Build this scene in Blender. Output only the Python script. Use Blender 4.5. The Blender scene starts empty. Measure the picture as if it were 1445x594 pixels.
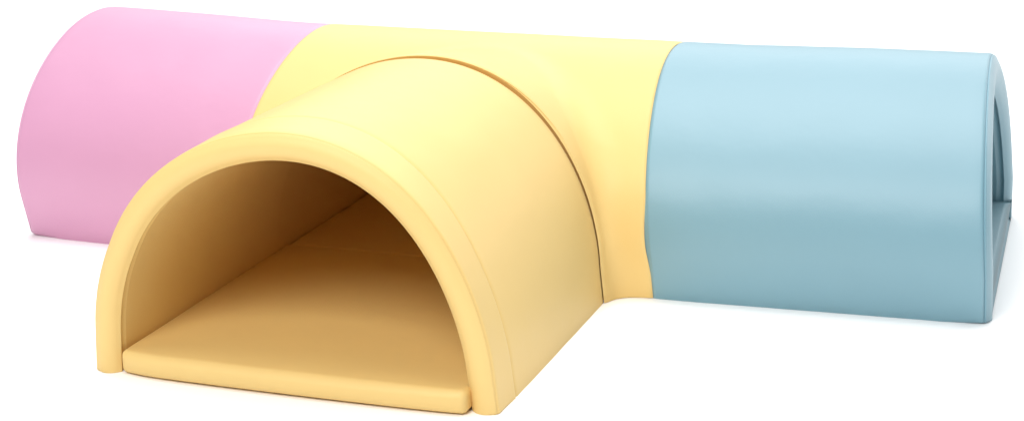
import bpy, bmesh, math
import numpy as np
from mathutils import Matrix, Vector, noise

C = bpy.context.scene
rng = np.random.default_rng(4)

# ------------------------------------------------------------------ camera
yaw, pitch, roll = 0.34175, 0.27718, -0.01618
fwd = np.array([-math.sin(yaw)*math.cos(pitch), math.cos(yaw)*math.cos(pitch), -math.sin(pitch)])
rt = np.array([math.cos(yaw), math.sin(yaw), 0.0]); up = np.cross(rt, fwd)
r2 = math.cos(roll)*rt + math.sin(roll)*up; u2 = -math.sin(roll)*rt + math.cos(roll)*up
cd = bpy.data.cameras.new('camera'); cam = bpy.data.objects.new('camera', cd); C.collection.objects.link(cam)
M = Matrix.Identity(4)
for k in range(3):
    M[k][0], M[k][1], M[k][2] = r2[k], u2[k], -fwd[k]
M[0][3], M[1][3], M[2][3] = 1.98584, -5.23072, 1.69333
cam.matrix_world = M
cd.sensor_fit = 'HORIZONTAL'; cd.sensor_width = 36
cd.lens = 2824.193/1445*36
cd.shift_x = -39.923/1445; cd.shift_y = -26.893/1445
cd.clip_start = .05; cd.clip_end = 500
C.camera = cam

# ------------------------------------------------------------------ studio light
W = bpy.data.worlds.new('World'); C.world = W; W.use_nodes = True
bg = W.node_tree.nodes['Background']
bg.inputs['Color'].default_value = (1, 1, 1, 1); bg.inputs['Strength'].default_value = 0.22

def softbox(name, loc, target, size, power):
    d = bpy.data.lights.new(name, 'AREA'); d.shape = 'RECTANGLE'
    d.size, d.size_y = size; d.energy = power
    o = bpy.data.objects.new(name, d); C.collection.objects.link(o)
    o.location = loc
    o.rotation_euler = (Vector(target) - Vector(loc)).to_track_quat('-Z', 'Y').to_euler()
softbox('overhead_softbox', (-.3, .9, 9.0), (-.2, .6, 0), (7, 8), 1060)
softbox('rear_softbox', (-1.0, 10.0, 6.5), (0, 0, .3), (12, 6), 740)
softbox('added_side_fill', (5.5, 4.5, 2.6), (1.4, 0, .3), (3, 3), 150)  # added fill lamp, brightens the open end of the blue tunnel
softbox('front_softbox', (.1, -6.6, 5.6), (-.1, -.8, 0), (4, 3), 490)

vs = C.view_settings
vs.view_transform = 'Standard'; vs.look = 'None'; vs.exposure = -.16; vs.gamma = 1
C.cycles.max_bounces = 12; C.cycles.diffuse_bounces = 8

# ------------------------------------------------------------------ materials
def fabric(name, col, rough=.5, spec=1.0, bump=.05, sheen=.15):
    m = bpy.data.materials.new(name); m.use_nodes = True
    nt = m.node_tree; n = nt.nodes; b = n['Principled BSDF']
    b.inputs['Roughness'].default_value = rough
    b.inputs['Specular IOR Level'].default_value = spec
    b.inputs['Sheen Weight'].default_value = sheen; b.inputs['Sheen Roughness'].default_value = .5
    tc = n.new('ShaderNodeTexCoord')
    # faint uneven dye
    no = n.new('ShaderNodeTexNoise'); no.inputs['Scale'].default_value = 5; no.inputs['Detail'].default_value = 4
    nt.links.new(tc.outputs['Object'], no.inputs['Vector'])
    ra = n.new('ShaderNodeMix'); ra.data_type = 'RGBA'
    ra.inputs[6].default_value = (*[c*.975 for c in col], 1); ra.inputs[7].default_value = (*[min(1, c*1.025) for c in col], 1)
    nt.links.new(no.outputs['Fac'], ra.inputs[0]); nt.links.new(ra.outputs[2], b.inputs['Base Color'])
    # coated-fabric grain plus slow puckering
    g = n.new('ShaderNodeTexNoise'); g.inputs['Scale'].default_value = 420; g.inputs['Detail'].default_value = 2
    nt.links.new(tc.outputs['Object'], g.inputs['Vector'])
    s = n.new('ShaderNodeTexNoise'); s.inputs['Scale'].default_value = 7; s.inputs['Detail'].default_value = 3
    nt.links.new(tc.outputs['Object'], s.inputs['Vector'])
    b1 = n.new('ShaderNodeBump'); b1.inputs['Strength'].default_value = bump; b1.inputs['Distance'].default_value = .001
    b2 = n.new('ShaderNodeBump'); b2.inputs['Strength'].default_value = .13; b2.inputs['Distance'].default_value = .02
    nt.links.new(g.outputs['Fac'], b1.inputs['Height']); nt.links.new(s.outputs['Fac'], b2.inputs['Height'])
    nt.links.new(b2.outputs['Normal'], b1.inputs['Normal']); nt.links.new(b1.outputs['Normal'], b.inputs['Normal'])
    return m
YEL = (.768, .545, .206)
PNK = (.580, .272, .425)
BLU = (.158, .320, .388)
M_yel = fabric('yellow_vinyl', YEL, spec=.32, sheen=.03); M_pnk = fabric('pink_vinyl', PNK, spec=.8, sheen=.25); M_blu = fabric('blue_vinyl', BLU, sheen=.2)

mf = bpy.data.materials.new('white_studio_floor'); mf.use_nodes = True
fb = mf.node_tree.nodes['Principled BSDF']
fn = mf.node_tree.nodes.new('ShaderNodeTexNoise'); fn.inputs['Scale'].default_value = 3
fr = mf.node_tree.nodes.new('ShaderNodeMix'); fr.data_type = 'RGBA'
fr.inputs[6].default_value = (.955, .955, .955, 1); fr.inputs[7].default_value = (.97, .97, .97, 1)
mf.node_tree.links.new(fn.outputs['Fac'], fr.inputs[0]); mf.node_tree.links.new(fr.outputs[2], fb.inputs['Base Color'])
fb.inputs['Roughness'].default_value = .8; fb.inputs['Specular IOR Level'].default_value = .1

# ------------------------------------------------------------------ helpers
def thing(name, label, cat, loc):
    o = bpy.data.objects.new(name, None); C.collection.objects.link(o)
    o.location = loc; o.empty_display_size = .2
    o['label'] = label; o['category'] = cat
    return o

def link(name, bm, mat, parent, smooth=True, autosmooth=None):
    me = bpy.data.meshes.new(name)
    bmesh.ops.recalc_face_normals(bm, faces=bm.faces)
    if parent is not None:
        off = -Vector(parent.location)
        bmesh.ops.translate(bm, verts=bm.verts, vec=off)
    for f in bm.faces: f.smooth = smooth
    bm.to_mesh(me); bm.free()
    me.materials.append(mat)
    o = bpy.data.objects.new(name, me); C.collection.objects.link(o)
    if parent is not None: o.parent = parent
    return o

def grid_bm(G, closed_j=False):
    """G: (n, m, 3) array of points -> quad sheet"""
    bm = bmesh.new(); n, m = G.shape[:2]
    V = [[bm.verts.new(G[i, j]) for j in range(m)] for i in range(n)]
    for i in range(n-1):
        for j in range(m-1 + (1 if closed_j else 0)):
            k = (j+1) % m
            bm.faces.new((V[i][j], V[i+1][j], V[i+1][k], V[i][k]))
    return bm

# ------------------------------------------------------------------ the arch outline
PM = dict(W=.49883, H=.6, zs=.12062, n=1.86463, d=(-.01797, .025, -.00857, .00262, -.0023))
PB = dict(W=.50376, H=.60554, zs=.09818, n=2.00831, d=(-.00437, -.01176, -.00461, -.00124, .00176))
def arch(p):
    """63 points (u, z): right foot -> crown -> left foot, the arch just off a half circle"""
    a = np.linspace(0, np.pi, 61); c, s = np.cos(a), np.sin(a).clip(0)
    y = p['W']*np.sign(c)*np.abs(c)**(2/p['n']); z = p['zs']+(p['H']-p['zs'])*s**(2/p['n'])
    y = np.r_[p['W'], y, -p['W']]; z = np.r_[0, z, 0]
    th = np.arctan2(z, y)
    d = sum(k*np.sin((i+2)*th) for i, k in enumerate(p['d']))
    return y+d*np.cos(th), z+d*np.sin(th)
TH = np.linspace(0, np.pi, 63)
def warp(p5): # axial and radial irregularity of a sewn edge
    a, b, c, r, s = p5[:5]
    k = .5+.5*np.cos(TH) if len(p5) > 5 else 1.   # bulges on one side only
    return a*np.cos(TH)+b*np.sin(TH)+c*np.cos(2*TH), r*np.sin(TH)+s*np.sin(2*TH)*k
E_pink = (-0.0013, -0.01534, 0.00497, 0.00351, -0.00895)
E_pb = (0.00277, 0.00268, -0.00896, -0.01223, -0.00303)
E_yb = (-0.0015, -0.02465, 0.02402, -0.00657, -0.00792)
E_blue = (-0.00429, -0.0259, 0.00661, -0.00099, -0.00868)
E_front = (0.00895, 2e-05, 0.00444, 0.00025, -0.00334)
E_band = (0.00054, 0.00112, -0.00603, 0.00292, -0.01605, 1)
E_seam = (0.00576, 0.00211, 0.00965, 0.00677, 0.01017)
X0, X1, X2, X3 = -1.26739, -.55495, .58254, 1.41409
AP, AB = -.02191, .05286
YF, BW, YS, PH, T = -1.37288, .129, -.57572, .0588, .0658
def x_curve(x, e):
    y, z = arch(PM); ax, r = warp(e)
    return np.stack([x+ax, y+r*np.cos(TH), z+r*np.sin(TH)], -1)
def y_curve(yy, e):
    x, z = arch(PB); ax, r = warp(e)
    return np.stack([x+r*np.cos(TH), yy+ax, z+r*np.sin(TH)], -1)
def turn(X, a, cx):
    d = X-np.array([cx, 0, 0]); ca, sa = math.cos(a), math.sin(a)
    return np.stack([cx+d[:, 0]*ca-d[:, 1]*sa, d[:, 0]*sa+d[:, 1]*ca, d[:, 2]], -1)
# finer sampling along the arch, denser at the feet
foot = np.array([0, .02, .045, .08, .12, .18, .28, .42, .6, .8])
UU = np.r_[foot, np.arange(1, 61, .5), 61, 62-foot[::-1]]
UU = np.unique(np.round(UU, 4))
def fine(X):
    out = []
    for u in UU:
        i = int(min(u, 61.999)); f = u-i
        if i in (0, 61): out.append(X[i]*(1-f)+X[i+1]*f); continue
        p1, p2 = X[i], X[i+1]
        p0 = X[i-1] if i > 1 else 2*p1-p2
        p3 = X[i+2] if i < 60 else 2*p2-p1
        out.append(.5*((2*p1)+(-p0+p2)*f+(2*p0-5*p1+4*p2-p3)*f*f+(-p0+3*p1-3*p2+p3)*f**3))
    return np.array(out)
def inward(X, axis):
    """in-plane inward normal of a fine arch curve; axis = unit axial direction"""
    t = np.gradient(X, axis=0); t -= np.outer(t@axis, axis)
    t /= np.linalg.norm(t, axis=1)[:, None]+1e-12
    n = np.cross(t, axis); cen = np.array([0, 0, .15])
    mid = X.mean(0); mid[2] = .15
    s = np.sign(((mid-X)*n).sum(1).sum())
    n = n*s
    n[:, 2] = np.where(X[:, 2] < .02, 0, n[:, 2])
    return n/np.linalg.norm(n, axis=1)[:, None]

# ------------------------------------------------------------------ one padded tunnel module
def wob(P, amp, sc, seed):
    return amp*noise.noise(Vector(P)*sc+Vector((seed, seed*1.7, 0)))

def tunnel(root, mat, S, Eo, mid=None, bw=None, rim_mat=None, seed=1., t=T, lap=0.0, tuck=.010, bulge=.011, r=.006):
    """S start edge (hidden side), Eo open end edge: fine curves. mid: optional curve at distance bw from the end"""
    axis = Eo.mean(0)-S.mean(0); L = np.linalg.norm(axis); axis = axis/L; axis[2] = 0; axis /= np.linalg.norm(axis)
    nS, nE = inward(S, axis), inward(Eo, axis)
    zf = Eo[:, 2]
    def pt(s, o, amp=0.):
        f = s/L
        if mid is not None:
            fm = bw/L
            B = Eo+(mid-Eo)*(f/fm) if f < fm else mid+(S-mid)*((f-fm)/(1-fm))
        else: B = Eo+(S-Eo)*f
        n = nE+(nS-nE)*min(max(f, 0), 1)
        oo = np.full(len(B), o)
        if amp:
            oo = oo+np.array([wob(B[i], amp, 2.6, seed)+wob(B[i], amp*.35, 9, seed+5) for i in range(len(B))])
        # stuffed foot: the outer skin tucks under near the open end
        k = max(0., 1-max(s, 0)/.10)
        zz = np.clip(1-B[:, 2]/r, 0, 1)
        tk = k*r*(1-np.sqrt(np.clip(1-zz**2, 0, 1)))*max(0, 1-o/t)
        P = B+n*(oo+tk)[:, None]
        return P
    ss = lambda a, b, n: list(np.linspace(a, b, n))
    e0 = bw if bw else .0
    A = .003
    # outer cover
    rows = [pt(L+lap, tuck+.012), pt(L-.001, tuck), pt(L-.004, tuck*.45), pt(L-.007, tuck*.12), pt(L-.011, .0003)]
    tail = e0 if bw else .012
    rows += [pt(s, 0, A*min(1, (L-s)/.1, (s-tail+.02)/.1)) for s in ss(L-.03, tail+.018, 34)]
    if bw: rows += [pt(bw+.010, .0), pt(bw+.005, .0008), pt(bw+.001, .0028)]
    else: rows += [pt(.012, 0), pt(.006, .0006), pt(.003, .0022), pt(.0015, .0065)]
    link('cover', grid_bm(np.array(rows)), mat, root)
    if bw:
        rows = [pt(bw+.001, .0028), pt(bw-.004, .0003), pt(bw-.008, -.0006)]
        rows += [pt(s, -.0006, .0012) for s in ss(bw-.016, .02, 9)]
        rows += [pt(.012, 0), pt(.006, .0006), pt(.003, .0022), pt(.0015, .0065)]
        link('edge_band', grid_bm(np.array(rows)), mat, root)
    # padded rim: the face rolls over into the bore
    rows = [pt(.0015, .0065), pt(-.0008, .0038), pt(-.003, .0046)]
    for f in np.linspace(.06, .94, 16):
        o = .0075+(t-.016)*f
        rows.append(pt(-.002-bulge*math.sin(math.pi*f)**.75, o))
    rows += [pt(-.001, t-.0065), pt(.003, t-.004), pt(.006, t+.0005), pt(.008, t+.0015), pt(.011, t-.002), pt(.016, t-.0045), pt(.023, t-.003), pt(.030, t)]
    R = np.array(rows)
    bm = grid_bm(R)
    # close the two feet
    bm.verts.ensure_lookup_table(); m = R.shape[1]; n = R.shape[0]
    for col in (0, m-1):
        ring = [bm.verts[i*m+col] for i in range(n)]
        bm.faces.new(ring)
    link('rim', bm, rim_mat or mat, root)
    rows = [pt(.030, t)]+[pt(s, t, -.0015*min(1, (s-.03)/.1)) for s in ss(.05, L, 24)]
    link('lining', grid_bm(np.array(rows)), mat, root)
    return axis, L

def pad(name, root, mat, c, ax, hw, y0, y1, h, bulge=.010, crown=.005, notch=0.0, bev=.014, cr=None):
    """floor mat lying between y0 (open end) and y1 along unit axis ax, half width hw; local frame (u across, v along)"""
    ax = Vector(ax); cr = Vector(cr) if cr is not None else Vector((ax.y, -ax.x, 0))
    bm = bmesh.new(); bmesh.ops.create_cube(bm, size=1)
    for v in bm.verts:
        v.co = Vector((v.co.x*2*hw, y0+(v.co.y+.5)*(y1-y0), .002+(v.co.z+.5)*h))
    bmesh.ops.bevel(bm, geom=list(bm.edges), offset=bev, segments=5, profile=.5, affect='EDGES')
    for k in np.linspace(-hw, hw, 30)[1:-1]:
        bmesh.ops.bisect_plane(bm, geom=bm.verts[:]+bm.edges[:]+bm.faces[:], plane_co=(k, 0, 0), plane_no=(1, 0, 0))
    d = 1 if y1 > y0 else -1
    for f in np.r_[.02, .05, np.linspace(.1, .9, 12), .95, .98]:
        bmesh.ops.bisect_plane(bm, geom=bm.verts[:]+bm.edges[:]+bm.faces[:], plane_co=(0, y0+(y1-y0)*f, 0), plane_no=(0, 1, 0))
    for z in (.25, .5, .75):
        bmesh.ops.bisect_plane(bm, geom=bm.verts[:]+bm.edges[:]+bm.faces[:], plane_co=(0, 0, h*z), plane_no=(0, 0, 1))
    for v in bm.verts:
        u, y, z = v.co; q = 1-(u/hw)**2; w = max(0, 1-abs(y-y0)/.12)**2
        s = (abs(y-y0)/abs(y1-y0)); p = math.sqrt(max(0, min(1, 4*s*(1-s)*2)))
        if z > h*.5: v.co.z += crown*q**.5*p*(z/h) if q > 0 else 0
        v.co.y -= d*bulge*w*max(0, q)**.35*(math.sin(math.pi*min(1, max(0, z/h)))*.4+.6)
        if notch: v.co.y += d*notch*w*max(0, -u/hw-.72)/.28*abs(max(0, -u/hw-.72)/.28)
        v.co.z += wob((u, y, 0), .0012, 6, 3) if z > h*.5 else 0
    for v in bm.verts:
        v.co = Vector(c)+cr*v.co.x+ax*v.co.y+Vector((0, 0, v.co.z))
    return link(name, bm, mat, root)

# ------------------------------------------------------------------ floor
bm = bmesh.new(); bmesh.ops.create_grid(bm, x_segments=2, y_segments=2, size=60)
fl = link('floor', bm, mf, None, smooth=False); fl['kind'] = 'structure'

# ------------------------------------------------------------------ the yellow branch tunnel
fS = fine(y_curve(YS, E_seam)); fF = fine(y_curve(YF, E_front)); fB = fine(y_curve(YF+BW, E_band))
br = thing('play_tunnel', 'yellow padded arch tunnel with its open mouth and floor mat facing the viewer', 'play tunnel', (0, YF, 0))
lf = np.clip(1-fF[:, 2]/.32, 0, 1)*(fF[:, 0] < 0); fF[:, 0] -= .010*lf*(2-lf); fB[:, 0] -= .004*lf   # left foot splays a little
nin = inward(fS, np.array([0, 1., 0]))
fS_in = fS+nin*(.0005+.0075*np.clip((fS[:, 0]+.1)/.45, 0, 1))[:, None]
tunnel(br, M_yel, fS_in, fF, mid=fB, bw=BW, seed=2., lap=.03, tuck=.009)
pad('floor_pad', br, M_yel, (-.003, 0, 0), (0, 1, 0), PB['W']-T+.001, YF-.014, -.498, PH-.004, bulge=.024, notch=.010)

# ------------------------------------------------------------------ pink and blue tunnels
pS = fine(x_curve(X1, E_pb)); pE = fine(turn(x_curve(X0, E_pink), AP, X1))
pk = thing('play_tunnel', 'pink padded arch tunnel at the left arm of the soft play set', 'play tunnel', (X0, .04, 0))
axp, Lp = tunnel(pk, M_pnk, pS, pE, seed=7., lap=.02, tuck=.0028, r=.022)
pad('floor_pad', pk, M_pnk, (X1, 0, 0), axp, PM['W']-T-.004, Lp-.004, .03, PH-.004)
bS = fine(x_curve(X2, E_yb)); bE = fine(turn(x_curve(X3, E_blue), AB, X2))
bl = thing('play_tunnel', 'light blue padded arch tunnel at the right arm of the soft play set', 'play tunnel', (X3, .02, 0))
axb, Lb = tunnel(bl, M_blu, bS, bE, seed=11., lap=.02, tuck=.0042, t=.085, bulge=.014, r=.010)
f0, f1 = (bS[0]+bS[-1])/2, (bE[0]+bE[-1])/2; fa = f1-f0; fw = bE[-1]-bE[0]; wd = np.linalg.norm(fw); ln = np.linalg.norm(fa)
pad('floor_pad', bl, M_blu, f0, fa/ln, wd/2-.085+.012, ln+.008, .03, PH-.004, bulge=0, bev=.006, cr=fw/wd)

for o in (br, pk, bl): o['group'] = 'padded arch tunnels of the soft play set'
# ------------------------------------------------------------------ the yellow three-way junction
jn = thing('tunnel_junction', 'yellow three-way junction joining the pink, blue and yellow tunnels', 'tunnel junction', (0, 0, 0))
def sdf_table(poly, us, zs):
    U, Z = np.meshgrid(us, zs, indexing='ij'); Q = np.stack([U.ravel(), Z.ravel()], -1)
    best = np.full(len(Q), 1e9); inside = np.zeros(len(Q), bool)
    a = poly; b = np.roll(poly, -1, 0)
    for p, q in zip(a, b):
        e = q-p; w = Q-p; tt = np.clip((w@e)/(e@e+1e-15), 0, 1)
        best = np.minimum(best, ((w-tt[:, None]*e)**2).sum(1))
        cond = (p[1] > Q[:, 1]) != (q[1] > Q[:, 1])
        with np.errstate(all='ignore'):
            xi = (q[0]-p[0])*(Q[:, 1]-p[1])/(q[1]-p[1])+p[0]
        inside ^= cond & (Q[:, 0] < xi)
    d = np.sqrt(best); d[inside] *= -1
    return d.reshape(U.shape)
my, mz = arch(PM); fm = fine(np.stack([np.zeros(63), my, mz], -1))
polym = np.r_[[[fm[0, 1], -.3]], fm[:, 1:], [[fm[-1, 1], -.3]]]
polys = np.r_[[[fS[0, 0]+.004, -.3]], np.stack([fS[:, 0], fS[:, 2]], -1)-nin[:, [0, 2]]*.004, [[fS[-1, 0]-.004, -.3]]]
tu = np.arange(-.72, .72, .006); tz = np.arange(-.12, .80, .006)
TM, TS = sdf_table(polym, tu, tz), sdf_table(polys, tu, tz)
def bil(Tb, u, z):
    fu = np.clip((u-tu[0])/.006, 0, len(tu)-1.001); fz = np.clip((z-tz[0])/.006, 0, len(tz)-1.001)
    i, j = fu.astype(int), fz.astype(int); a, b = fu-i, fz-j
    return Tb[i, j]*(1-a)*(1-b)+Tb[i+1, j]*a*(1-b)+Tb[i, j+1]*(1-a)*b+Tb[i+1, j+1]*a*b
def F(P):
    x, y, z = P[..., 0], P[..., 1], P[..., 2]
    dm = bil(TM, y, z)
    k = np.clip((y-YS)/.42, 0, 1)
    zz = z*(1+.11*k)
    ds = np.maximum(bil(TS, x, zz), y+.04)
    # blend radius follows the angle between the two skins
    n1 = np.stack([y, np.maximum(z-.1, 0)], -1); n1 = n1/(np.linalg.norm(n1, axis=-1, keepdims=True)+1e-6)
    n2 = np.stack([x, np.maximum(z-.1, 0)], -1); n2 = n2/(np.linalg.norm(n2, axis=-1, keepdims=True)+1e-6)
    kk = .12*(1-n1[..., 1]*n2[..., 1])*np.clip((y-YS)/.12, 0, 1)+.004
    h = np.clip(.5+.5*(ds-dm)/kk, 0, 1)
    return ds*(1-h)+dm*h-kk*h*(1-h)
hh = .0125
gx = np.arange(X1-.05, X2+.06, hh); gy = np.arange(YS-.04, .56, hh); gz = np.arange(-.03, .68, hh)
G = np.stack(np.meshgrid(gx, gy, gz, indexing='ij'), -1)
val = F(G); neg = val < 0
nx, ny, nz = val.shape
acc = np.zeros((nx-1, ny-1, nz-1, 3)); cnt = np.zeros((nx-1, ny-1, nz-1))
corners = [(i, j, k) for i in (0, 1) for j in (0, 1) for k in (0, 1)]
def sub(A, c): return A[c[0]:nx-1+c[0], c[1]:ny-1+c[1], c[2]:nz-1+c[2]]
for c in corners:
    for d in range(3):
        if c[d]: continue
        e = list(c); e[d] = 1
        va, vb = sub(val, c), sub(val, e); cr = (va < 0) != (vb < 0)
        tt = np.where(cr, va/(va-vb+1e-12), 0)
        pa, pb_ = sub(G, c), sub(G, e)
        acc += np.where(cr[..., None], pa+(pb_-pa)*tt[..., None], 0); cnt += cr
act = cnt > 0
idx = np.full(act.shape, -1); idx[act] = np.arange(act.sum())
V = acc[act]/cnt[act][:, None]
quads = []
for d in range(3):
    sl0 = [slice(None)]*3; sl1 = [slice(None)]*3; sl0[d] = slice(0, -1); sl1[d] = slice(1, None)
    cr = neg[tuple(sl0)] != neg[tuple(sl1)]
    a, b = [k for k in range(3) if k != d]
    I = np.argwhere(cr)
    for p in I:
        if p[a] == 0 or p[b] == 0 or p[a] > act.shape[a]-1 or p[b] > act.shape[b]-1 or p[d] > act.shape[d]-1: continue
        q = []
        for da, db in ((0, 0), (1, 0), (1, 1), (0, 1)):
            r = p.copy(); r[a] -= da; r[b] -= db; q.append(idx[tuple(r)])
        if min(q) >= 0: quads.append(q)
def gradF(P):
    g = np.zeros_like(P)
    for k in range(3):
        e = np.zeros(3); e[k] = .004
        g[:, k] = (F(P+e)-F(P-e))/.008
    return g
for it in range(6):
    g = gradF(V); f = F(V)
    V = V-g*(f/((g*g).sum(1)+1e-9))[:, None]*.8
bm = bmesh.new()
bv = [bm.verts.new(p) for p in V]
for q in quads: bm.faces.new([bv[k] for k in q])
def cut(co, no, clear):
    bmesh.ops.bisect_plane(bm, geom=bm.verts[:]+bm.edges[:]+bm.faces[:], plane_co=co, plane_no=no, clear_outer=clear)
cut((X1, 0, 0), (-1, 0, 0), True); cut((X2, 0, 0), (1, 0, 0), True); cut((0, YS, 0), (0, -1, 0), True); cut((0, 0, .001), (0, 0, -1), True)
for dd in (.0015, .004, .008, .014):
    cut((X1+dd, 0, 0), (-1, 0, 0), False); cut((X2-dd, 0, 0), (1, 0, 0), False); cut((0, YS+dd, 0), (0, -1, 0), False)
bmesh.ops.remove_doubles(bm, verts=bm.verts, dist=.0004)
loose = [v for v in bm.verts if not v.link_faces]
if loose: bmesh.ops.delete(bm, geom=loose, context='VERTS')
bm.verts.ensure_lookup_table()
P = np.array([v.co[:] for v in bm.verts]); g = gradF(P); g /= np.linalg.norm(g, axis=1)[:, None]+1e-9
th_m = np.arctan2(P[:, 2], P[:, 1])
# index angle of the main arch for the sewn-edge irregularities
cy, cz = arch(PM); ang = np.arctan2(cz, cy); tm = np.interp(th_m, ang, TH)
ang_s = np.arctan2(fS[:, 2], fS[:, 0]); ts = np.interp(np.arctan2(P[:, 2], P[:, 0]), ang_s, UU/62*np.pi)
def wp(e, t): return e[0]*np.cos(t)+e[1]*np.sin(t)+e[2]*np.cos(2*t), e[3]*np.sin(t)+e[4]*np.sin(2*t)
sm = lambda a: a*a*(3-2*a)
w1 = sm(np.clip(1-(P[:, 0]-X1)/.22, 0, 1)); w2 = sm(np.clip(1-(X2-P[:, 0])/.22, 0, 1))
near = sm(np.clip((P[:, 1]-YS)/.065, 0, 1)); w1 *= near; w2 *= near
fx = (P[:, 0]-X1)/(X2-X1)
a1, r1 = wp(E_pb, tm); a2, r2_ = wp(E_yb, tm)
as_, _ = wp(E_seam, ts); wsm = sm(np.clip(1-(P[:, 1]-YS)/.2, 0, 1))*np.clip(1-np.maximum(w1, w2), 0, 1)**.3
N3 = P.copy()
back = np.clip((P[:, 1]-YS)/.25, 0, 1)
rr = (r1*(1-fx)+r2_*fx)*np.maximum(np.maximum(w1, w2), back)
N3[:, 0] += a1*w1+a2*w2
N3[:, 1] += as_*wsm+rr*np.cos(tm); N3[:, 2] += rr*np.sin(tm)*np.where(P[:, 2] < .02, 0, 1)
# edges roll in
def rollin(dist, depth, wid): return depth*np.clip(1-dist/wid, 0, 1)**2.2
o = rollin(P[:, 0]-X1, .003, .010)+rollin(X2-P[:, 0], .0035, .010)+rollin(P[:, 1]-YS, .006, .012)
# gathers in the cloth beside the collar seam
for i in range(len(P)):
    amp = .0016+.0022*wsm[i]
    o[i] += wob(P[i], amp, 3.2, 21)*min(1, (P[i, 0]-X1)/.06, (X2-P[i, 0])/.06, 1)
    o[i] += .0042*wsm[i]*math.exp(-(P[i, 1]-YS)/.03)*(noise.noise(Vector((ts[i]*9, 3.3, 0)))+.6*noise.noise(Vector((ts[i]*23, 8.1, 0))))
    o[i] += wob((P[i, 0]*14, P[i, 1]*4, P[i, 2]*3), .0012*wsm[i], 1, 31)
g[:, 2] = np.where(P[:, 2] < .02, 0, g[:, 2])
N3 -= g*o[:, None]
for v, c in zip(bm.verts, N3): v.co = c
# added strip behind the collar edge, so the open gap shades brown, not black
link('cover', bm, M_yel, jn)
yo = wp(E_seam, UU/62*np.pi)[0]
rows = []
for dy, oo in ((.004, -.0015), (.009, .007), (.014, .013), (.02, .03)):
    R = fS+nin*oo; R[:, 1] = YS+yo+dy; rows.append(R)
link('seam_gap_filler', grid_bm(np.array(rows)), M_yel, jn)
# lining and floor of the junction, closed by its back wall
xs, zs_ = arch(PB)
fL = fine(np.stack([xs, np.full(63, YS), zs_], -1)); nl = inward(fL, np.array([0, 1., 0]))
rows = []
for yy in np.linspace(YS-.03, .22, 20):
    R = fL+nl*(T-.004); R = R.copy(); R[:, 1] = yy; R[:, 2] *= 1-.9*max(0, yy+.1)**2; rows.append(R)
bm = grid_bm(np.array(rows)); bm.verts.ensure_lookup_table(); m = len(UU)
bm.faces.new([bm.verts[19*m+j] for j in range(m)])
link('lining', bm, M_yel, jn)
pad('floor_pad', jn, M_yel, (0, 0, 0), (0, 1, 0), PB['W']-T-.004, -.497, .21, PH-.0060, bulge=0, crown=.003, bev=.006)
